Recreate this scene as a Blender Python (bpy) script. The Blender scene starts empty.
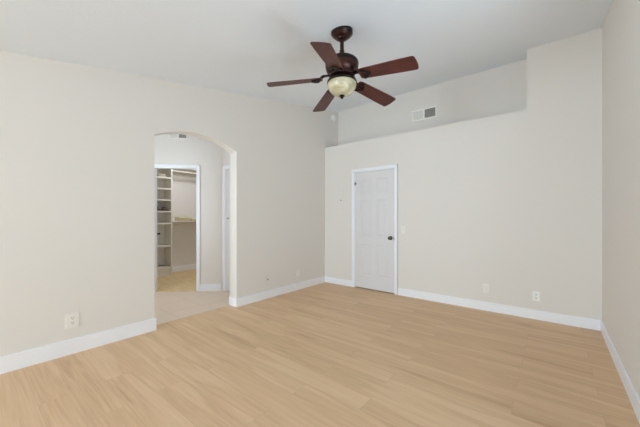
import bpy, bmesh, math, random
from mathutils import Vector, Matrix
random.seed(4)
PI = math.pi
S = bpy.context.scene
COL = S.collection

# ------------------------------------------------------------------ camera, light, exposure
W = 3.832
YF = -10.0           # front wall with the windows, well behind the camera
YK = -5.2            # the sloped ceiling turns level here
CAM = (3.4138, -4.3915, 1.24)
YAW = 0.6777
cam = bpy.data.cameras.new('camera')
camo = bpy.data.objects.new('camera', cam); COL.objects.link(camo)
camo.location = CAM
camo.rotation_euler = (PI / 2, 0, YAW)
cam.sensor_fit = 'HORIZONTAL'; cam.sensor_width = 36.0
cam.lens = 289.4 / 640 * 36.0
cam.shift_y = 3.9 / 640
cam.clip_start = 0.02
S.camera = camo

w = bpy.data.worlds.new('sky'); S.world = w
w.use_nodes = True
w.node_tree.nodes['Background'].inputs['Color'].default_value = (0.86, 0.93, 1.0, 1)
w.node_tree.nodes['Background'].inputs['Strength'].default_value = 0.25


def area(name, loc, rot, sx, sy, power, color):
    l = bpy.data.lights.new(name, 'AREA'); l.shape = 'RECTANGLE'
    l.size = sx; l.size_y = sy; l.energy = power; l.color = color
    o = bpy.data.objects.new(name, l); COL.objects.link(o)
    o.location = loc; o.rotation_euler = rot
    return o


# area lights: presumed front window, then fills added at both sides, hall and closet
DAY = (0.742, 0.897, 0.995)
area('unseen_daylight', (1.0, YF - 0.35, 1.2), (math.radians(108), 0, 0), 1.7, 2.0, 284, DAY)
area('unseen_daylight', (W + 0.6, -3.05, 0.7), (math.radians(135), 0, PI / 2), 1.8, 1.0, 54, DAY)  # added fill, aimed up to brighten mid-room and ceiling
area('unseen_daylight', (-0.35, -6.3, 1.25), (math.radians(100), 0, -PI / 2), 1.7, 1.8, 22, DAY)  # added fill from the left, behind the camera
area('hall_fill', (-1.15, -3.62, 1.55), (PI / 2, 0, 0), 1.2, 1.3, 17, (0.92, 0.98, 1.0))  # unseen fill added at the hall end for even brightness
area('closet_fill', (-2.35, -1.35, 2.52), (0, 0, 0), 0.4, 0.4, 12, (0.94, 0.97, 1.0))  # unseen fill added to brighten the closet

S.view_settings.view_transform = 'Standard'
S.view_settings.look = 'None'
S.view_settings.gamma = 1.0
S.view_settings.use_curve_mapping = False
S.view_settings.exposure = -0.09
S.cycles.max_bounces = 20
S.cycles.diffuse_bounces = 16


# ------------------------------------------------------------------ materials
def lin(r, g, b):
    f = lambda v: v / 12.92 if v <= 0.04045 else ((v + 0.055) / 1.055) ** 2.4
    return (f(r / 255), f(g / 255), f(b / 255), 1)


def mat(name, rgb, rough=0.5, metal=0.0, bump=None, spec=0.5, coat=0.0):
    m = bpy.data.materials.new(name); m.use_nodes = True
    n = m.node_tree.nodes; b = n['Principled BSDF']
    b.inputs['Base Color'].default_value = lin(*rgb)
    b.inputs['Roughness'].default_value = rough
    b.inputs['Metallic'].default_value = metal
    b.inputs['Specular IOR Level'].default_value = spec
    b.inputs['Coat Weight'].default_value = coat
    if bump:
        tc = n.new('ShaderNodeTexCoord'); t = n.new('ShaderNodeTexNoise')
        t.inputs['Scale'].default_value = bump[0]; t.inputs['Detail'].default_value = 3
        bp = n.new('ShaderNodeBump'); bp.inputs['Strength'].default_value = bump[1]; bp.inputs['Distance'].default_value = bump[2]
        L = m.node_tree.links
        L.new(tc.outputs['Object'], t.inputs['Vector']); L.new(t.outputs['Fac'], bp.inputs['Height'])
        L.new(bp.outputs['Normal'], b.inputs['Normal'])
    return m


def noise_colour(m, a, b, scale, stretch=(1, 1, 1), detail=4, dist=0.0, lo=0.35, hi=0.65):
    n = m.node_tree.nodes; L = m.node_tree.links; bs = n['Principled BSDF']
    tc = n.new('ShaderNodeTexCoord'); mp = n.new('ShaderNodeMapping'); t = n.new('ShaderNodeTexNoise'); r = n.new('ShaderNodeValToRGB')
    mp.inputs['Scale'].default_value = stretch
    t.inputs['Scale'].default_value = scale; t.inputs['Detail'].default_value = detail; t.inputs['Distortion'].default_value = dist
    r.color_ramp.elements[0].position = lo; r.color_ramp.elements[0].color = lin(*a)
    r.color_ramp.elements[1].position = hi; r.color_ramp.elements[1].color = lin(*b)
    L.new(tc.outputs['Object'], mp.inputs['Vector']); L.new(mp.outputs['Vector'], t.inputs['Vector'])
    L.new(t.outputs['Fac'], r.inputs['Fac']); L.new(r.outputs['Color'], bs.inputs['Base Color'])
    return m


def plank_floor():
    m = mat('oak_planks', (205, 170, 130), 0.5, spec=0.2)
    n = m.node_tree.nodes; L = m.node_tree.links; bs = n['Principled BSDF']
    tc = n.new('ShaderNodeTexCoord')
    br = n.new('ShaderNodeTexBrick')
    br.offset = 0.37; br.offset_frequency = 2; br.squash = 1.0
    br.inputs['Scale'].default_value = 1.0
    br.inputs['Brick Width'].default_value = 1.22; br.inputs['Row Height'].default_value = 0.185
    br.inputs['Mortar Size'].default_value = 0.0013; br.inputs['Mortar Smooth'].default_value = 0.2
    br.inputs['Bias'].default_value = 0.0
    br.inputs['Color1'].default_value = (0.0, 0.0, 0.0, 1); br.inputs['Color2'].default_value = (1, 1, 1, 1)
    br.inputs['Mortar'].default_value = (0.5, 0.5, 0.5, 1)
    L.new(tc.outputs['Object'], br.inputs['Vector'])
    # each plank shifts the grain
    sep = n.new('ShaderNodeSeparateColor'); L.new(br.outputs['Color'], sep.inputs['Color'])
    mul = n.new('ShaderNodeVectorMath'); mul.operation = 'SCALE'
    cmb = n.new('ShaderNodeCombineXYZ'); cmb.inputs['X'].default_value = 3.7; cmb.inputs['Y'].default_value = 9.1; cmb.inputs['Z'].default_value = 5.3
    L.new(cmb.outputs['Vector'], mul.inputs[0]); L.new(sep.outputs['Red'], mul.inputs['Scale'])
    add = n.new('ShaderNodeVectorMath'); add.operation = 'ADD'
    L.new(tc.outputs['Object'], add.inputs[0]); L.new(mul.outputs['Vector'], add.inputs[1])
    mp = n.new('ShaderNodeMapping'); mp.inputs['Scale'].default_value = (0.55, 6.0, 1)
    L.new(add.outputs['Vector'], mp.inputs['Vector'])
    big = n.new('ShaderNodeTexNoise'); big.inputs['Scale'].default_value = 1.1; big.inputs['Detail'].default_value = 3; big.inputs['Distortion'].default_value = 0.6
    L.new(mp.outputs['Vector'], big.inputs['Vector'])
    # rings out of the broad noise: cathedral grain
    ring = n.new('ShaderNodeMath'); ring.operation = 'MULTIPLY'; ring.inputs[1].default_value = 34.0
    L.new(big.outputs['Fac'], ring.inputs[0])
    sn = n.new('ShaderNodeMath'); sn.operation = 'SINE'; L.new(ring.outputs[0], sn.inputs[0])
    mp2 = n.new('ShaderNodeMapping'); mp2.inputs['Scale'].default_value = (2.2, 70.0, 1)
    L.new(add.outputs['Vector'], mp2.inputs['Vector'])
    fine = n.new('ShaderNodeTexNoise'); fine.inputs['Scale'].default_value = 1.0; fine.inputs['Detail'].default_value = 4
    L.new(mp2.outputs['Vector'], fine.inputs['Vector'])
    # sum: big*0.55 + sine*0.06 + fine*0.4 + plank tint
    def ma(a, k, c):
        x = n.new('ShaderNodeMath'); x.operation = 'MULTIPLY_ADD'; x.inputs[1].default_value = k
        L.new(a, x.inputs[0])
        if isinstance(c, float): x.inputs[2].default_value = c
        else: L.new(c, x.inputs[2])
        return x.outputs[0]
    s = ma(big.outputs['Fac'], 0.7, -0.22)
    s = ma(sn.outputs[0], 0.06, s)
    s = ma(fine.outputs['Fac'], 0.45, s)
    s = ma(sep.outputs['Red'], 0.07, s)
    r = n.new('ShaderNodeValToRGB')
    e = r.color_ramp.elements
    e[0].position = 0.10; e[0].color = lin(198, 163, 128)
    e[1].position = 0.72; e[1].color = lin(231, 202, 170)
    x = r.color_ramp.elements.new(0.40); x.color = lin(219, 187, 151)
    L.new(s, r.inputs['Fac'])
    mix = n.new('ShaderNodeMix'); mix.data_type = 'RGBA'
    fm = n.new('ShaderNodeMath'); fm.operation = 'MULTIPLY'; fm.inputs[1].default_value = 0.3
    L.new(br.outputs['Fac'], fm.inputs[0]); L.new(fm.outputs[0], mix.inputs['Factor'])
    L.new(r.outputs['Color'], mix.inputs['A']); mix.inputs['B'].default_value = lin(150, 120, 92)
    L.new(mix.outputs['Result'], bs.inputs['Base Color'])
    return m


def tile_floor():
    m = mat('beige_tile', (226, 213, 198), 0.35, spec=0.4)
    n = m.node_tree.nodes; L = m.node_tree.links; bs = n['Principled BSDF']
    tc = n.new('ShaderNodeTexCoord'); br = n.new('ShaderNodeTexBrick')
    br.offset = 0.0; br.inputs['Scale'].default_value = 1
    br.inputs['Brick Width'].default_value = 0.45; br.inputs['Row Height'].default_value = 0.45
    br.inputs['Mortar Size'].default_value = 0.003
    br.inputs['Color1'].default_value = lin(234, 216, 198); br.inputs['Color2'].default_value = lin(230, 211, 193)
    br.inputs['Mortar'].default_value = lin(200, 183, 164)
    L.new(tc.outputs['Object'], br.inputs['Vector'])
    no = n.new('ShaderNodeTexNoise'); no.inputs['Scale'].default_value = 7; no.inputs['Detail'].default_value = 5
    L.new(tc.outputs['Object'], no.inputs['Vector'])
    mix = n.new('ShaderNodeMix'); mix.data_type = 'RGBA'
    mm = n.new('ShaderNodeMath'); mm.operation = 'MULTIPLY'; mm.inputs[1].default_value = 0.35
    L.new(no.outputs['Fac'], mm.inputs[0]); L.new(mm.outputs[0], mix.inputs['Factor'])
    L.new(br.outputs['Color'], mix.inputs['A']); mix.inputs['B'].default_value = lin(222, 202, 180)
    L.new(mix.outputs['Result'], bs.inputs['Base Color'])
    return m


M = {}
M['wall'] = mat('greige_paint', (229, 226, 222), 0.75, bump=(90, 0.12, 0.002), spec=0.25)
M['ceil'] = mat('ceiling_paint', (233, 240, 248), 0.85, bump=(60, 0.25, 0.004), spec=0.2)
M['trim'] = mat('white_trim_paint', (243, 246, 253), 0.4, spec=0.4)
M['door'] = mat('white_door_paint', (223, 223, 226), 0.45, spec=0.4)
M['plank'] = plank_floor()
M['tile'] = tile_floor()
M['closet_floor'] = noise_colour(mat('pale_closet_floor', (222, 195, 150), 0.6), (214, 186, 140), (230, 204, 160), 3, (1, 8, 1))
M['plate'] = mat('ivory_plastic', (237, 235, 230), 0.35)
M['plate_white'] = mat('white_plastic', (245, 245, 244), 0.35)
M['slot'] = mat('dark_slot', (40, 38, 36), 0.6)
M['pewter'] = mat('aged_pewter', (96, 94, 92), 0.32, 0.9)
M['steel'] = mat('brushed_steel', (170, 168, 162), 0.35, 1.0)
M['vent'] = mat('white_vent_metal', (248, 247, 243), 0.5)
M['duct'] = mat('duct_interior', (92, 88, 83), 0.9)
M['bronze'] = noise_colour(mat('oil_rubbed_bronze', (58, 32, 26), 0.35, 0.55), (40, 24, 21), (78, 42, 34), 9, lo=0.3, hi=0.75)
M['bronze_dark'] = mat('dark_bronze', (38, 27, 25), 0.4, 0.6)
M['blade'] = noise_colour(mat('mahogany_veneer', (98, 40, 32), 0.42, spec=0.4), (60, 25, 22), (96, 42, 35), 6, (1.2, 16, 1), 4)
M['glass'] = noise_colour(mat('alabaster_glass', (222, 214, 178), 0.25, coat=0.4), (176, 168, 134), (212, 206, 178), 7, (1, 1, 2.5), 5, 1.4, 0.32, 0.62)
M['melamine'] = mat('white_melamine', (226, 222, 213), 0.45)
M['towel'] = mat('cream_terry', (236, 226, 198), 0.95, bump=(260, 0.6, 0.004))
M['cloth'] = mat('pale_cloth', (205, 196, 178), 0.95, bump=(120, 0.4, 0.004))
M['brown'] = mat('brown_leather', (66, 40, 26), 0.55)
M['insole'] = mat('pale_insole', (214, 200, 176), 0.7)
M['dark'] = mat('dark_webbing', (52, 48, 46), 0.7)


# ------------------------------------------------------------------ mesh helpers
def link_mesh(name, bm, m, parent=None, smooth=None):
    bmesh.ops.recalc_face_normals(bm, faces=bm.faces[:])
    me = bpy.data.meshes.new(name); bm.to_mesh(me); bm.free()
    me.materials.append(m)
    if smooth is not None:
        me.shade_smooth()
        me.set_sharp_from_angle(angle=math.radians(smooth))
    o = bpy.data.objects.new(name, me); COL.objects.link(o)
    if parent: o.parent = parent
    return o


def tag(o, label=None, cat=None, group=None, kind=None):
    if label: o['label'] = label
    if cat: o['category'] = cat
    if group: o['group'] = group
    if kind: o['kind'] = kind
    return o


def struct(name, bm, m, parent=None, smooth=None):
    o = link_mesh(name, bm, m, parent, smooth)
    if not parent: o['kind'] = 'structure'
    return o


def empty(name, loc=(0, 0, 0), rz=0):
    o = bpy.data.objects.new(name, None); COL.objects.link(o)
    o.location = loc; o.rotation_euler = (0, 0, rz); o.empty_display_size = 0.05
    return o


def box(bm, x0, x1, y0, y1, z0, z1, bevel=0.0, mtx=None):
    r = bmesh.ops.create_cube(bm, size=1.0)
    vs = r['verts']
    for v in vs:
        v.co = Vector((x0 + (v.co.x + .5) * (x1 - x0), y0 + (v.co.y + .5) * (y1 - y0), z0 + (v.co.z + .5) * (z1 - z0)))
    if bevel:
        es = list({e for v in vs for e in v.link_edges})
        q = bmesh.ops.bevel(bm, geom=es, offset=bevel, segments=2, affect='EDGES', profile=0.6)
        vs = list({v for f in q['faces'] for v in f.verts} | {v for v in vs if v.is_valid})
    if mtx is not None:
        bmesh.ops.transform(bm, matrix=mtx, verts=[v for v in vs if v.is_valid])
    return vs


def bx(*a, **k):
    bm = bmesh.new(); box(bm, *a, **k); return bm


def prism(bm, pts, ax, a, b):
    """extrude a closed 2-D outline from a to b along axis ax (the other two axes keep their order)"""
    def P(p, v):
        q = list(p); q.insert(ax, v); return Vector(q)
    va = [bm.verts.new(P(p, a)) for p in pts]; vb = [bm.verts.new(P(p, b)) for p in pts]
    n = len(pts)
    bm.faces.new(va); bm.faces.new(vb[::-1])
    for i in range(n):
        bm.faces.new((va[i], vb[i], vb[(i + 1) % n], va[(i + 1) % n]))
    return va + vb


def lathe(bm, prof, seg=40, mtx=None):
    rings = []
    for r, z in prof:
        if r < 1e-5: rings.append([bm.verts.new((0, 0, z))])
        else: rings.append([bm.verts.new((r * math.cos(2 * PI * i / seg), r * math.sin(2 * PI * i / seg), z)) for i in range(seg)])
    for A, B in zip(rings, rings[1:]):
        for i in range(seg):
            j = (i + 1) % seg
            if len(A) == 1 and len(B) == 1: continue
            if len(A) == 1: bm.faces.new((A[0], B[j], B[i]))
            elif len(B) == 1: bm.faces.new((A[i], A[j], B[0]))
            else: bm.faces.new((A[i], A[j], B[j], B[i]))
    for R in (rings[0], rings[-1]):
        if len(R) > 1: bm.faces.new(R)
    vs = [v for R in rings for v in R]
    if mtx is not None: bmesh.ops.transform(bm, matrix=mtx, verts=vs)
    return vs


def tube(bm, pts, rad, seg=10):
    pts = [Vector(p) for p in pts]
    rings = []
    for i, p in enumerate(pts):
        d = (pts[min(i + 1, len(pts) - 1)] - pts[max(i - 1, 0)]).normalized()
        u = d.cross(Vector((0, 0, 1)))
        if u.length < 1e-3: u = d.cross(Vector((0, 1, 0)))
        u.normalize(); v = d.cross(u)
        r = rad[i] if isinstance(rad, (list, tuple)) else rad
        rings.append([bm.verts.new(p + r * (math.cos(2 * PI * k / seg) * u + math.sin(2 * PI * k / seg) * v)) for k in range(seg)])
    for A, B in zip(rings, rings[1:]):
        for k in range(seg):
            j = (k + 1) % seg
            bm.faces.new((A[k], A[j], B[j], B[k]))
    bm.faces.new(rings[0]); bm.faces.new(rings[-1])


# ------------------------------------------------------------------ room shell
YR = 0.435           # back of the plant ledge
Z0, SL = 3.3133, 0.1785
ZL = 2.574           # ledge height
XC = 3.16            # where the full-height column begins
cz = lambda y: Z0 + SL * max(y, YK)
TH = 0.163           # thickness of the left wall
AY0, AY1, AS, AP = -3.053, -1.994, 2.150, 2.276   # arch: jambs, spring, peak
DX0, DX1, DZ = 0.662, 1.432, 2.045                # bedroom door opening

struct('floor', bx(-0.150, W + 0.1, YF - 0.1, YR + 0.1, -0.12, 0.0), M['plank'])

# left wall with its arched opening
ym = (AY0 + AY1) / 2; hw = (AY1 - AY0) / 2; rise = AP - AS
R = (hw * hw + rise * rise) / (2 * rise); zc = AP - R
a0 = math.asin(hw / R)
arc = [(ym + R * math.sin(-a0 + 2 * a0 * i / 28), zc + R * math.cos(-a0 + 2 * a0 * i / 28)) for i in range(29)]
pts = [(-5.4, -0.12), (AY0, -0.12)] + arc + [(AY1, -0.12), (YR + 0.1, -0.12), (YR + 0.1, cz(YR + 0.1)), (YK, cz(YK)), (-5.4, cz(YK))]
bm = bmesh.new(); prism(bm, pts, 0, -TH, 0.0)
for y0, y1, z0, z1 in ((YF - 0.1, -7.2, -0.12, cz(YK)), (-7.2, -5.4, -0.12, 0.3), (-7.2, -5.4, 2.2, cz(YK))):
    box(bm, -TH, 0.0, y0, y1, z0, z1)
struct('wall_left', bm, M['wall'])

# back wall: full-height column on the right, ledge on the left, door notch
pts = [(0, -0.12), (DX0, -0.12), (DX0, DZ), (DX1, DZ), (DX1, -0.12), (W, -0.12), (W, cz(0)), (XC, cz(0)), (XC, ZL), (0, ZL)]
bm = bmesh.new(); va = prism(bm, pts, 1, 0.0, YR)
for v in va:
    if v.co.z > 3.0: v.co.z = cz(v.co.y)
struct('wall_back', bm, M['wall'])
bm = bmesh.new(); prism(bm, [(YR, -0.12), (YR + 0.1, -0.12), (YR + 0.1, cz(YR + 0.1)), (YR, cz(YR))], 0, 0, W)
struct('wall_ledge', bm, M['wall'])

WY0, WY1 = -4.05, -2.1     # opening added beside the camera to let fill light in
bm = bmesh.new(); prism(bm, [(WY1, -0.12), (YR + 0.1, -0.12), (YR + 0.1, cz(YR + 0.1)), (WY1, cz(WY1))], 0, W, W + 0.12)
prism(bm, [(WY0, 2.15), (WY1, 2.15), (WY1, cz(WY1)), (WY0, cz(WY0))], 0, W, W + 0.12)
prism(bm, [(-5.0, -0.12), (WY0, -0.12), (WY0, cz(WY0)), (-5.0, cz(-5.0))], 0, W, W + 0.12)
for y0, y1, z0, z1 in ((WY0, WY1, -0.12, 0.35), (YF - 0.1, -5.0, -0.12, cz(YK) + 0.03)):
    box(bm, W, W + 0.12, y0, y1, z0, z1)
struct('wall_right', bm, M['wall'])

# front wall behind the camera, one window opening
zt = cz(YF)
bm = bmesh.new()
for x0, x1, z0, z1 in ((0, 0.15, 0, zt), (1.85, W, 0, zt), (0.15, 1.85, 0, 0.25), (0.15, 1.85, 2.25, zt)):
    box(bm, x0, x1, YF - 0.1, YF, z0, z1)
struct('wall_front', bm, M['wall'])

def window_frame(name, ax, c, a0, a1, z0, z1):
    bm = bmesh.new()
    for p0, p1, q0, q1 in ((a0, a1, z0, z0 + 0.05), (a0, a1, z1 - 0.05, z1), (a0, a0 + 0.05, z0, z1), (a1 - 0.05, a1, z0, z1), ((a0 + a1) / 2 - 0.02, (a0 + a1) / 2 + 0.02, z0, z1)):
        if ax == 0: box(bm, c - 0.02, c + 0.02, p0, p1, q0, q1)
        else: box(bm, p0, p1, c - 0.02, c + 0.02, q0, q1)
    struct(name, bm, M['trim'])
window_frame('window_1', 1, YF - 0.06, 0.15, 1.85, 0.25, 2.25)
window_frame('added_window_2', 0, W + 0.09, WY0, WY1, 0.35, 2.15)  # unseen window, added to carry the right-hand fill
window_frame('added_window_3', 0, -0.13, -7.2, -5.4, 0.3, 2.2)  # unseen window added to brighten the right and back walls

bm = bmesh.new()
prism(bm, [(YF - 0.1, cz(YF - 0.1)), (YK, cz(YK)), (YR + 0.1, cz(YR + 0.1)), (YR + 0.1, cz(YR + 0.1) + 0.12), (YK, cz(YK) + 0.12), (YF - 0.1, cz(YF - 0.1) + 0.12)], 0, -TH, W + 0.12)
struct('ceiling', bm, M['ceil'])

# baseboards
BT = 0.014
def bb(bm, x0, x1, y0, y1, h=0.115):
    box(bm, x0, x1, y0, y1, 0, h, 0.003)
bm = bmesh.new(); prism(bm, [(0, YF), (BT, YF), (BT, AY0 + BT), (-TH, AY0 + BT), (-TH, AY0), (0, AY0)], 2, 0, 0.13); struct('baseboard_left', bm, M['trim'])
bm = bmesh.new(); prism(bm, [(-TH, AY1 - BT), (BT, AY1 - BT), (BT, 0), (0, 0), (0, AY1), (-TH, AY1)], 2, 0, 0.115); struct('baseboard_arch', bm, M['trim'])
bm = bmesh.new(); bb(bm, 0, 0.612, -BT, 0, 0.108); struct('baseboard_back', bm, M['trim'])
bm = bmesh.new(); bb(bm, 1.482, W, -BT, 0, 0.115); struct('baseboard_back.001', bm, M['trim'])
bm = bmesh.new(); bb(bm, W - BT, W, YF, -BT, 0.115); struct('baseboard_right', bm, M['trim'])

# ------------------------------------------------------------------ bedroom door
def casing(bm, x0, x1, zt, wd, d, y):
    """flat casing with a stepped edge round an opening; y = wall face, d towards -y"""
    for (a, b) in ((x0 - wd, x0), (x1, x1 + wd)):
        box(bm, a, b, y - d, y, 0, zt + wd, 0.003)
    box(bm, x0, x1, y - d, y, zt, zt + wd, 0.003)
    for (a, b) in ((x0 - wd, x0 - wd + 0.018), (x1 + wd - 0.018, x1 + wd)):
        box(bm, a, b, y - d - 0.005, y, 0, zt + wd, 0.002)
    box(bm, x0 - wd, x1 + wd, y - d - 0.005, y, zt + wd - 0.018, zt + wd, 0.002)


def six_panel(w_, h_, t_):
    """door slab from x 0..w, z 0..h, front face at y = 0, panels on the front"""
    bm = bmesh.new()
    xs = [0, 0.11, w_ / 2 - 0.05, w_ / 2 + 0.05, w_ - 0.11, w_]
    zs = [0, 0.22, 0.76, 0.90, 1.53, 1.64, h_ - 0.12, h_]
    g = [[bm.verts.new((x, 0, z)) for x in xs] for z in zs]
    pan = []
    for i in range(len(zs) - 1):
        for j in range(len(xs) - 1):
            f = bm.faces.new((g[i][j], g[i][j + 1], g[i + 1][j + 1], g[i + 1][j]))
            if i in (1, 3, 5) and j in (1, 3): pan.append(f)
    back = [bm.verts.new(p) for p in ((0, t_, 0), (w_, t_, 0), (w_, t_, h_), (0, t_, h_))]
    bm.faces.new(back)
    bm.faces.new([g[0][j] for j in range(len(xs))] + [back[1], back[0]])
    bm.faces.new([g[-1][j] for j in range(len(xs))] + [back[2], back[3]])
    bm.faces.new([g[i][0] for i in range(len(zs))] + [back[3], back[0]])
    bm.faces.new([g[i][-1] for i in range(len(zs))] + [back[2], back[1]])
    bmesh.ops.recalc_face_normals(bm, faces=bm.faces[:])
    for f in pan:
        bmesh.ops.inset_individual(bm, faces=[f], thickness=0.014, depth=-0.006)
        bmesh.ops.inset_individual(bm, faces=[f], thickness=0.012, depth=0.0)
        bmesh.ops.inset_individual(bm, faces=[f], thickness=0.030, depth=0.005)
    return bm


def knob_mesh():
    bm = bmesh.new()
    r = Matrix.Rotation(PI / 2, 4, 'X')
    lathe(bm, [(0.0, 0.0), (0.033, 0.0), (0.033, 0.006), (0.026, 0.011), (0.013, 0.014), (0.011, 0.032), (0.018, 0.036), (0.027, 0.044), (0.029, 0.054), (0.025, 0.063), (0.014, 0.068), (0.0, 0.069)], 28, r)
    return bm


bm = bmesh.new(); casing(bm, DX0, DX1, DZ, 0.046, 0.014, 0.0)
for a, b in ((DX0, DX0 + 0.012), (DX1 - 0.012, DX1)): box(bm, a, b, 0.0, 0.12, 0, DZ)
box(bm, DX0, DX1, 0.0, 0.12, DZ - 0.012, DZ)
struct('trim_1', bm, M['trim'])
d = struct('door_1', six_panel(DX1 - DX0 - 0.03, DZ - 0.03, 0.036), M['door'])
d.location = (DX0 + 0.015, 0.008, 0.014)
tag(d, 'closed white six panel door in the back wall under the ledge', 'door')
k = link_mesh('door_knob', knob_mesh(), M['pewter'], d, 35); k.location = (DX1 - DX0 - 0.03 - 0.062, 0.0, 0.89)
k['label'] = 'dark pewter round door knob'
bm = bx(-0.006, 0.022, -0.006, 0.001, -0.018, 0.012, bevel=0.001)
tube(bm, [(-0.002, -0.008, -0.035), (-0.002, -0.008, 0.03)], 0.006)
h = link_mesh('hinge', bm, M['pewter'], d); h.location = (0.0, 0.0, 1.826); h['label'] = 'small dark metal hinge'
bm = bx(-0.016, 0.0, -0.002, 0.001, -0.028, 0.028)
o = link_mesh('latch_plate', bm, M['steel'], d); o.location = (DX1 - DX0 - 0.03, 0, 0.885)

# ------------------------------------------------------------------ hall behind the arch
D0 = Vector((-1.232, -1.889, 0)); A45 = PI / 4      # diagonal closet wall: origin on its face, running along (1,1)
def dmat(): return Matrix.Translation(D0) @ Matrix.Rotation(A45, 4, 'Z')   # local x along wall, local -y towards the hall
HC = 2.76
struct('hall_floor', bx(-2.9, -0.150, -3.6, -0.9, -0.12, 0.0), M['tile'])
struct('hall_ceiling', bx(-2.9, -TH, -3.6, -0.9, HC, HC + 0.1), M['ceil'])

CO0, CO1, CZ = -0.705, -0.014, 2.072     # closet doorway along the diagonal wall
T1 = 0.385
def diag(name, bm, m):
    bmesh.ops.transform(bm, matrix=dmat(), verts=bm.verts[:])
    return struct(name, bm, m)
bm = bmesh.new()
prism(bm, [(-2.1, -0.12), (CO0, -0.12), (CO0, CZ), (CO1, CZ), (CO1, -0.12), (T1 + 0.1, -0.12), (T1 + 0.1, HC), (-2.1, HC)], 1, 0.0, 0.10)
diag('wall_closet_front', bm, M['wall'])
bm = bmesh.new(); casing(bm, CO0, CO1, CZ, 0.048, 0.014, 0.0)
for a, b in ((CO0, CO0 + 0.012), (CO1 - 0.012, CO1)): box(bm, a, b, 0, 0.10, 0, CZ)
box(bm, CO0, CO1, 0, 0.10, CZ - 0.012, CZ)
diag('trim_2', bm, M['trim'])
bm = bmesh.new(); box(bm, CO1 + 0.048, T1, -BT, 0, 0, 0.115, 0.003); diag('baseboard_hall', bm, M['trim'])
# closet floor: pale planks starting at the doorway
bm = bmesh.new()
P = [D0 + Matrix.Rotation(A45, 3, 'Z') @ Vector(q) for q in ((-2.1, 0.015, 0), (T1, 0.015, 0))]
prism(bm, [(P[0].x, P[0].y), (P[1].x, P[1].y), (P[1].x, -0.15), (-3.45, -0.15), (-3.45, P[0].y)], 2, -0.05, 0.004)
struct('closet_floor', bm, M['closet_floor'])

# hall side wall with a door right behind the arch jamb
HY = -1.6
hx0, hx1 = -0.878, -0.20
bm = bmesh.new()
prism(bm, [(-0.945, -0.12), (hx0, -0.12), (hx0, 2.045), (hx1, 2.045), (hx1, -0.12), (-TH, -0.12), (-TH, HC), (-0.945, HC)], 1, HY, HY + 0.1)
struct('wall_hall', bm, M['wall'])
bm = bmesh.new(); casing(bm, hx0, hx1, 2.045, 0.055, 0.014, HY)
for a, b in ((hx0, hx0 + 0.012), (hx1 - 0.012, hx1)): box(bm, a, b, HY, HY + 0.1, 0, 2.045)
struct('trim_3', bm, M['trim'])
d = struct('door_2', six_panel(hx1 - hx0 - 0.026, 2.029, 0.036), M['door'])
d.location = (hx0 + 0.013, HY + 0.004, 0.014)
tag(d, 'narrow glimpse of white hall door just inside the arch jamb', 'door')
k = link_mesh('door_knob', knob_mesh(), M['steel'], d, 35); k.location = (0.075, 0.0, 1.21); k.scale = (0.45, 0.45, 0.45)

# unseen far sides that close the hall and the closet
bm = bmesh.new()
for x0, x1, z0, z1 in ((-2.9, -1.75, -0.12, HC), (-0.55, -TH, -0.12, HC), (-1.75, -0.55, -0.12, 0.85), (-1.75, -0.55, 2.2, HC)):
    box(bm, x0, x1, -3.6, -3.5, z0, z1)
struct('wall_hall_end', bm, M['wall'])
window_frame('added_window_4', 1, -3.57, -1.75, -0.55, 0.85, 2.2)  # unseen window, added so the hall fill has an opening
struct('wall_closet_back', bx(-3.39, -3.27, -2.9, -0.15, -0.05, 2.55), M['wall'])
struct('wall_closet_side', bx(-3.39, -0.9, -0.25, -0.15, -0.05, 2.55), M['wall'])
struct('wall_closet_near', bx(-3.39, -2.2, -3.0, -2.9, -0.05, 2.55), M['wall'])
bm = bmesh.new()
prism(bm, [(P[0].x, P[0].y + 0.06), (P[1].x, P[1].y + 0.06), (P[1].x, -0.15), (-3.39, -0.15), (-3.39, P[0].y)], 2, 2.55, 2.63)
struct('closet_ceiling', bm, M['ceil'])
bm = bmesh.new(); box(bm, -3.27, -3.27 + BT, -1.52, -0.25, 0.004, 0.13, 0.003); struct('baseboard_closet', bm, M['trim'])

# ------------------------------------------------------------------ closet fittings
TX0, TX1, TY0, TY1 = -3.27, -2.93, -2.02, -1.545
t = empty('shelf_tower', (TX0, TY0, 0.004))
tag(t, 'tall white open shelf tower on the left inside the closet', 'shelving')
def lb(x0, x1, y0, y1, z0, z1, b=0.002):
    return bx(x0 - TX0, x1 - TX0, y0 - TY0, y1 - TY0, z0 - 0.004, z1 - 0.004, bevel=b)
for a in (TY0, TY1 - 0.028):
    link_mesh('side_panel', lb(TX0, TX1, a, a + 0.028, 0.004, 2.36), M['melamine'], t)
link_mesh('back_panel', lb(TX0, TX0 + 0.008, TY0 + 0.028, TY1 - 0.028, 0.10, 2.36, 0), M['melamine'], t)
SH = (2.335, 2.076, 1.842, 1.605, 1.362, 1.113, 0.632, 0.185)
for z in SH:
    link_mesh('shelf', lb(TX0 + 0.008, TX1, TY0 + 0.028, TY1 - 0.028, z - 0.014, z + 0.014), M['melamine'], t)
link_mesh('toe_kick', lb(TX1 - 0.05, TX1 - 0.03, TY0 + 0.028, TY1 - 0.028, 0.004, 0.171, 0.001), M['melamine'], t)

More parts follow.
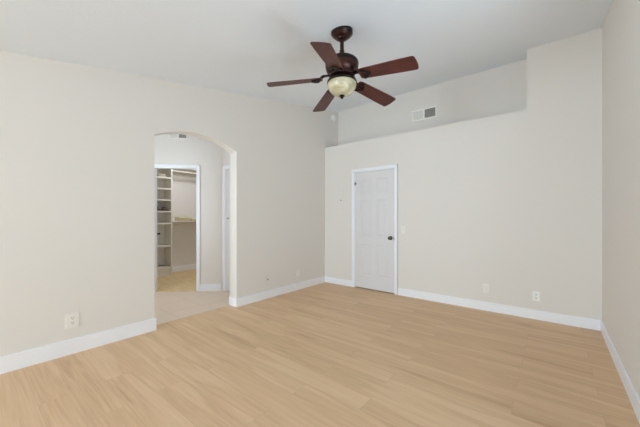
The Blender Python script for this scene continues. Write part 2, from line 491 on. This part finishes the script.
def wall_shelf(z, dpt, label, cleat=True):
    s = empty('closet_shelf', (-3.27, TY1, z)); tag(s, label, 'shelf')
    L_ = -0.25 - TY1
    link_mesh('board', bx(0, dpt, 0, L_, 0, 0.02, bevel=0.002), M['melamine'], s)
    link_mesh('cleat', bx(0, 0.018, 0, L_, -0.075, 0, bevel=0.002), M['melamine'], s)
    return s
wall_shelf(2.315, 0.34, 'upper white closet shelf above the hanging rod')
wall_shelf(1.140, 0.34, 'lower white closet shelf holding the cream folded towels')
r = empty('closet_rod', (-2.965, TY1, 2.245)); tag(r, 'white hanging rod just under the upper closet shelf', 'rod')
bm = bmesh.new(); tube(bm, [(0, 0, 0), (0, -0.25 - TY1, 0)], 0.015, 14); link_mesh('bar', bm, M['melamine'], r, 40)
for yy in (0.0, -0.25 - TY1 - 0.01):
    bm = bmesh.new(); lathe(bm, [(0.0, 0), (0.03, 0), (0.03, 0.01), (0.0, 0.01)], 20, Matrix.Translation((0, yy + 0.01, 0)) @ Matrix.Rotation(PI / 2, 4, 'X'))
    link_mesh('socket', bm, M['melamine'], r, 40)
r2 = empty('closet_rod', (-3.10, TY1, 2.170)); tag(r2, 'second, lower bar close to the closet back wall', 'rod')
bm = bmesh.new(); tube(bm, [(0, 0, 0), (0, -0.25 - TY1, 0)], 0.012, 14); link_mesh('bar', bm, M['melamine'], r2, 40)


def folded(name, sx, sy, n, th, m):
    """a stack of soft folds: each fold a rounded slab with a bulged front edge"""
    bm = bmesh.new()
    for i in range(n):
        j = random.uniform(-.006, .006)
        q = box(bm, -sx / 2 + j, sx / 2 + j, -sy / 2 - j, sy / 2 - j, i * th, (i + 1) * th - 0.001)
        es = list({e for v in q for e in v.link_edges})
        bmesh.ops.bevel(bm, geom=es, offset=th * 0.42, segments=3, affect='EDGES')
    for v in bm.verts:
        v.co.z += 0.006 * math.sin(v.co.y * 22 + 1) * (v.co.z / (n * th)) + 0.004 * math.sin(v.co.x * 31) * (v.co.z / (n * th))
    return link_mesh(name, bm, m, None, 60)
o = folded('folded_towel', 0.24, 0.27, 3, 0.032, M['towel']); o.location = (-3.07, -1.265, 1.160)
tag(o, 'thicker cream folded towel, left one on the lower closet shelf', 'towel', 'folded towels on the closet shelf')
o = folded('folded_towel', 0.24, 0.22, 2, 0.034, M['towel']); o.location = (-3.07, -1.00, 1.160)
tag(o, 'flatter cream folded towel, right one on the lower closet shelf', 'towel', 'folded towels on the closet shelf')
o = folded('folded_cloth', 0.16, 0.17, 2, 0.035, M['cloth']); o.location = (-3.09, -1.715, 2.090)
tag(o, 'small pale bundle on the topmost open shelf of the closet tower', 'cloth')

# brown sandal on the tower's shelf
s = empty('sandal', (-3.05, -1.745, 1.376), math.radians(78)); tag(s, 'dark brown open sandal lying on a shelf of the closet tower', 'shoe')
s.scale = (1.25, 1.25, 1.25)
def foot(k=1.0):
    o_ = []
    for i in range(24):
        a = 2 * PI * i / 24
        wd = 0.042 + 0.010 * math.cos(a)
        o_.append((0.12 * k * math.cos(a), wd * k * math.sin(a)))
    return o_
bm = bmesh.new(); prism(bm, foot(), 2, 0, 0.022); link_mesh('sole', bm, M['brown'], s)
bm = bmesh.new(); prism(bm, foot(0.93), 2, 0.022, 0.027); link_mesh('insole', bm, M['brown'], s)
for x, hh in ((0.05, 0.055), (-0.06, 0.07)):
    bm = bmesh.new()
    for i in range(12):
        a, b = PI * i / 12, PI * (i + 1) / 12
        q = [(x - .022, .047 * math.cos(a), .012 + hh * math.sin(a)), (x + .022, .047 * math.cos(a), .012 + hh * math.sin(a)), (x + .022, .047 * math.cos(b), .012 + hh * math.sin(b)), (x - .022, .047 * math.cos(b), .012 + hh * math.sin(b))]
        bm.faces.new([bm.verts.new(p) for p in q])
    bmesh.ops.remove_doubles(bm, verts=bm.verts[:], dist=1e-4)
    o = link_mesh('strap', bm, M['brown'], s)
    md = o.modifiers.new('thickness', 'SOLIDIFY'); md.thickness = 0.004

b = empty('webbing_strap', (-3.07, -1.648, 0.199), math.radians(22)); tag(b, 'thin dark strap lying on the bottom shelf of the closet tower', 'strap')
link_mesh('webbing', bx(-0.15, 0.11, -0.016, 0.016, 0, 0.007, bevel=0.002), M['dark'], b)
bm = bmesh.new()
for a in ((0.095, 0.14, -0.024, -0.016), (0.095, 0.14, 0.016, 0.024), (0.132, 0.14, -0.016, 0.016)): box(bm, *a, 0, 0.009)
link_mesh('buckle', bm, M['pewter'], b)
hk = empty('coat_hook', (TX0 + 0.008, -1.705, 0.885)); tag(hk, 'small dark hook on the back of the closet tower', 'hook')
link_mesh('mounting_plate', bx(0, 0.006, -0.045, 0.045, -0.018, 0.018, bevel=0.002), M['dark'], hk)
bm = bmesh.new(); tube(bm, [(0.006, 0, 0.004), (0.03, 0, 0), (0.045, 0, -0.012), (0.05, 0, 0.004), (0.047, 0, 0.018)], [.006, .006, .006, .006, .007]); link_mesh('prong', bm, M['dark'], hk, 60)

# ------------------------------------------------------------------ vents
def vent(loc, rz, w_, h_, label, nl):
    """two-way register: local x along the wall, -y out of the wall, z up; origin at its lower left"""
    v = empty('air_vent', loc, rz); tag(v, label, 'vent')
    fr = 0.016
    bm = bmesh.new()
    for a in ((0, w_, 0, fr), (0, w_, h_ - fr, h_), (0, fr, fr, h_ - fr), (w_ - fr, w_, fr, h_ - fr), (w_ / 2 - 0.008, w_ / 2 + 0.008, fr, h_ - fr)):
        box(bm, a[0], a[1], -0.015, -0.001, a[2], a[3], 0.002)
    link_mesh('frame', bm, M['vent'], v)
    link_mesh('backing', bx(fr * .5, w_ - fr * .5, -0.003, -0.001, fr * .5, h_ - fr * .5), M['duct'], v)
    for side, (x0, x1) in enumerate(((fr, w_ / 2 - 0.008), (w_ / 2 + 0.008, w_ - fr))):
        n = nl
        for i in range(n):
            x = x0 + (x1 - x0) * (i + .5) / n
            ang = math.radians(30 if side == 0 else -58)
            mtx = Matrix.Translation((x, -0.0085, 0)) @ Matrix.Rotation(ang, 4, 'Z')
            hl = (0.40 if side == 0 else 0.46) * (x1 - x0) / n
            link_mesh('louver', bx(-hl, hl, -0.0008, 0.0008, fr, h_ - fr, mtx=mtx), M['vent'], v)
    return v
vent((1.548, YR, 2.866), 0, 0.402, 0.176, 'white rectangular air vent on the upper wall above the ledge', 14)
p = dmat() @ Vector((-0.46, 0, 2.548)); vent(p, A45, 0.292, 0.112, 'small white air vent above the closet doorway beyond the arch', 10)

# ------------------------------------------------------------------ smoke detector
s = empty('smoke_detector', (0, 0.263, 3.220)); tag(s, 'round white smoke detector high on the left wall by the corner', 'smoke detector')
ry = Matrix.Rotation(PI / 2, 4, 'Y')
bm = bmesh.new(); lathe(bm, [(0, 0), (0.062, 0), (0.062, 0.008), (0.0, 0.008)], 36, ry); link_mesh('base_plate', bm, M['plate_white'], s, 35)
bm = bmesh.new(); lathe(bm, [(0, 0.008), (0.056, 0.008), (0.056, 0.022), (0.047, 0.033), (0.03, 0.036), (0.03, 0.033), (0.014, 0.033), (0.014, 0.038), (0.0, 0.038)], 36, ry); link_mesh('cover', bm, M['plate_white'], s, 30)

# ------------------------------------------------------------------ wall plates (local x along wall, -y out)
def plate_root(name, loc, rz, w_, h_, label, cat, m, group=None):
    o = empty(name, loc, rz); tag(o, label, cat, group)
    link_mesh('cover_plate', bx(-w_ / 2, w_ / 2, -0.0075, -0.0005, -h_ / 2, h_ / 2, bevel=0.003), m, o)
    return o
def duplex(o, m, dark):
    for z in (0.021, -0.021):
        bm = bmesh.new(); lathe(bm, [(0, 0), (0.0165, 0), (0.0165, 0.003), (0.0, 0.003)], 20, Matrix.Translation((0, -0.007, z)) @ Matrix.Rotation(PI / 2, 4, 'X'))
        f = link_mesh('socket', bm, m, o, 30)
        bm = bmesh.new()
        for x in (-0.0065, 0.0065): box(bm, x - 0.0016, x + 0.0016, -0.0106, -0.0095, z - 0.001, z + 0.009)
        box(bm, -0.003, 0.003, -0.0106, -0.0095, z - 0.011, z - 0.006)
        link_mesh('slots', bm, dark, f)
    bm = bmesh.new(); lathe(bm, [(0, 0), (0.003, 0), (0.002, 0.0015), (0, 0.0015)], 10, Matrix.Translation((0, -0.0075, 0)) @ Matrix.Rotation(PI / 2, 4, 'X')); link_mesh('screw', bm, m, o)

G = 'electrical outlets along the walls'
RL = PI / 2    # plates on the left wall: local -y -> +x
o = plate_root('wall_outlet', (0, -3.752, 0.302), RL, 0.092, 0.135, 'large ivory outlet on the left wall nearest the camera', 'outlet', M['plate'], G); duplex(o, M['plate'], M['slot'])
o = plate_root('cable_outlet', (0, -1.447, 0.288), RL, 0.072, 0.115, 'wall plate with a dark jack, on the left wall nearer the arch', 'outlet', M['wall'], G)
bm = bmesh.new(); lathe(bm, [(0, 0), (0.013, 0), (0.013, 0.004), (0.007, 0.005), (0.006, 0.012), (0, 0.012)], 14, Matrix.Translation((0.012, -0.007, 0)) @ Matrix.Rotation(PI / 2, 4, 'X')); link_mesh('jack', bm, M['steel'], o, 40)
o = plate_root('wall_outlet', (0, -0.758, 0.292), RL, 0.07, 0.115, 'white outlet on the left wall closest to the far corner', 'outlet', M['plate'], G); duplex(o, M['plate'], M['plate'])
o = plate_root('wall_outlet', (2.719, 0, 0.296), 0, 0.07, 0.115, 'plain white outlet on the back wall, left of the dark slotted one', 'outlet', M['plate'], G); duplex(o, M['plate'], M['melamine'])
o = plate_root('wall_outlet', (3.255, 0, 0.282), 0, 0.075, 0.118, 'white outlet with dark slots on the back wall nearest right corner', 'outlet', M['plate_white'], G); duplex(o, M['plate_white'], M['slot'])
o = plate_root('light_switch', (1.572, 0, 1.046), 0, 0.072, 0.115, 'pale light switch beside the white door', 'light switch', M['plate'])
bm = bx(-0.005, 0.005, -0.016, -0.007, -0.003, 0.012, bevel=0.001); link_mesh('toggle', bm, M['plate'], o)

# electrical panel, painted over
o = empty('electrical_panel', (0.338, 0, 1.565)); tag(o, 'painted over access panel on the back wall left of the door', 'panel')
link_mesh('panel_frame', bx(-0.125, 0.125, -0.004, -0.0005, -0.27, 0.27, bevel=0.001), M['wall'], o)
link_mesh('panel_door', bx(-0.095, 0.095, -0.0075, -0.004, -0.20, 0.20, bevel=0.0015), M['wall'], o)
bm = bx(0.03, 0.055, -0.010, -0.007, -0.028, 0.0, bevel=0.001); l = link_mesh('latch', bm, M['steel'], o)

# ------------------------------------------------------------------ ceiling fan
FX, FY = 1.937, -2.242
fan = empty('ceiling_fan', (FX, FY, cz(FY)))
tag(fan, 'dark bronze ceiling fan with five mahogany blades and a cream glass bowl light', 'ceiling fan')
OZ = -2.897
fan.scale = (1.04, 1.04, 1.04)
def fl(name, prof, m, seg=44, parent=fan, sm=35):
    bm = bmesh.new(); lathe(bm, [(r_, z_ + OZ) for r_, z_ in prof], seg); return link_mesh(name, bm, m, parent, sm)
c = fl('canopy', [(0, 2.925), (0.088, 2.925), (0.090, 2.872), (0.085, 2.864), (0.078, 2.858), (0.068, 2.846), (0.056, 2.836), (0.044, 2.832), (0.040, 2.824), (0.028, 2.818), (0, 2.816)], M['bronze'])
fl('canopy_band', [(0.0885, 2.918), (0.0925, 2.915), (0.0925, 2.872), (0.0860, 2.864)], M['bronze_dark'], parent=c)
dr = fl('downrod', [(0, 2.83), (0.0165, 2.83), (0.0165, 2.65), (0, 2.65)], M['bronze'])
fl('coupler', [(0.016, 2.735), (0.020, 2.730), (0.021, 2.710), (0.027, 2.703), (0.030, 2.690), (0.030, 2.65), (0, 2.645)], M['bronze'], parent=dr)
mo = fl('motor_housing', [(0, 2.657), (0.060, 2.656), (0.108, 2.650), (0.130, 2.638), (0.140, 2.618), (0.143, 2.594), (0.141, 2.572), (0.133, 2.548), (0.116, 2.528), (0.106, 2.520), (0.110, 2.515), (0.110, 2.500), (0.098, 2.494), (0, 2.494)], M['bronze'])
fl('motor_band', [(0.126, 2.641), (0.1410, 2.626), (0.1445, 2.610), (0.1430, 2.598)], M['bronze_dark'], parent=mo)
fl('switch_housing', [(0, 2.498), (0.075, 2.498), (0.078, 2.482), (0.072, 2.474), (0.105, 2.470), (0.124, 2.466), (0.128, 2.458), (0.128, 2.450), (0.120, 2.447), (0, 2.447)], M['bronze_dark'])
gl = fl('glass_bowl', [(0.117, 2.452), (0.123, 2.444), (0.124, 2.430), (0.120, 2.408), (0.108, 2.384), (0.090, 2.364), (0.064, 2.350), (0.03, 2.343), (0, 2.342)], M['glass'], sm=80)
fl('finial', [(0, 2.346), (0.014, 2.346), (0.023, 2.340), (0.023, 2.333), (0.012, 2.329), (0.014, 2.323), (0.010, 2.315), (0.003, 2.310), (0, 2.309)], M['bronze_dark'], 20)

ZB = 2.496 + OZ
PITCH = math.radians(13)
def blade_bm():
    bm = bmesh.new()
    r0, r1, n = 0.168, 0.630, 24
    up = []; lo = []
    for i in range(n + 1):
        u = i / n
        hw_ = 0.060 + 0.013 * min(1, u * 1.25)
        if u < 0.06: hw_ *= 0.85 + 0.15 * math.sin(u / 0.06 * PI / 2)
        up.append((r0 + (r1 - r0) * u, hw_)); lo.append((r0 + (r1 - r0) * u + (0.0), -hw_))
    tip = [(r1 + 0.012, 0.062), (r1 + 0.017, 0.03), (r1 + 0.018, 0.0), (r1 + 0.017, -0.03), (r1 + 0.012, -0.062)]
    out = up + tip + lo[::-1]
    prism(bm, out, 2, -0.003, 0.003)
    return bm
def iron_bm():
    """blade iron: neck from the motor, open scrolled bracket under the blade"""
    bm = bmesh.new()
    box(bm, 0.085, 0.165, -0.016, 0.016, 0.018, 0.032, 0.003)
    tube(bm, [(0.15, 0, 0.026), (0.172, 0, 0.02), (0.19, 0, 0.004), (0.205, 0, -0.008)], [0.012, 0.011, 0.010, 0.009])
    for s in (-1, 1):
        tube(bm, [(0.165, 0, 0.018), (0.18, s * 0.018, 0.004), (0.205, s * 0.034, -0.008), (0.228, s * 0.036, -0.009), (0.246, s * 0.024, -0.009), (0.262, s * 0.004, -0.009)], 0.0075)
        tube(bm, [(0.205, s * 0.034, -0.008), (0.197, s * 0.046, -0.008), (0.208, s * 0.053, -0.008), (0.222, s * 0.046, -0.008)], 0.006)
    tube(bm, [(0.20, 0, -0.007), (0.235, 0, -0.009), (0.265, 0, -0.009)], [0.009, 0.007, 0.008])
    for x, y in ((0.225, 0.036), (0.225, -0.036), (0.258, 0)):
        lathe(bm, [(0, -0.004), (0.011, -0.004), (0.010, -0.013), (0.005, -0.016), (0, -0.016)], 12, Matrix.Translation((x, y, 0)))
    return bm
bme = None
for i in range(5):
    ang = math.radians(3.5 + 72 * i)
    if bme is None:
        b = link_mesh('blade', blade_bm(), M['blade'], fan); bme = b.data
        ir = link_mesh('blade_iron', iron_bm(), M['bronze_dark'], b, 50); ime = ir.data
    else:
        b = bpy.data.objects.new('blade', bme); COL.objects.link(b); b.parent = fan
        ir = bpy.data.objects.new('blade_iron', ime); COL.objects.link(ir); ir.parent = b
    # radial direction = local x; CCW edge (+y) lower
    b.matrix_local = Matrix.Translation((0, 0, ZB)) @ Matrix.Rotation(ang, 4, 'Z') @ Matrix.Rotation(math.radians(6.0), 4, 'Y') @ Matrix.Rotation(-PITCH, 4, 'X')
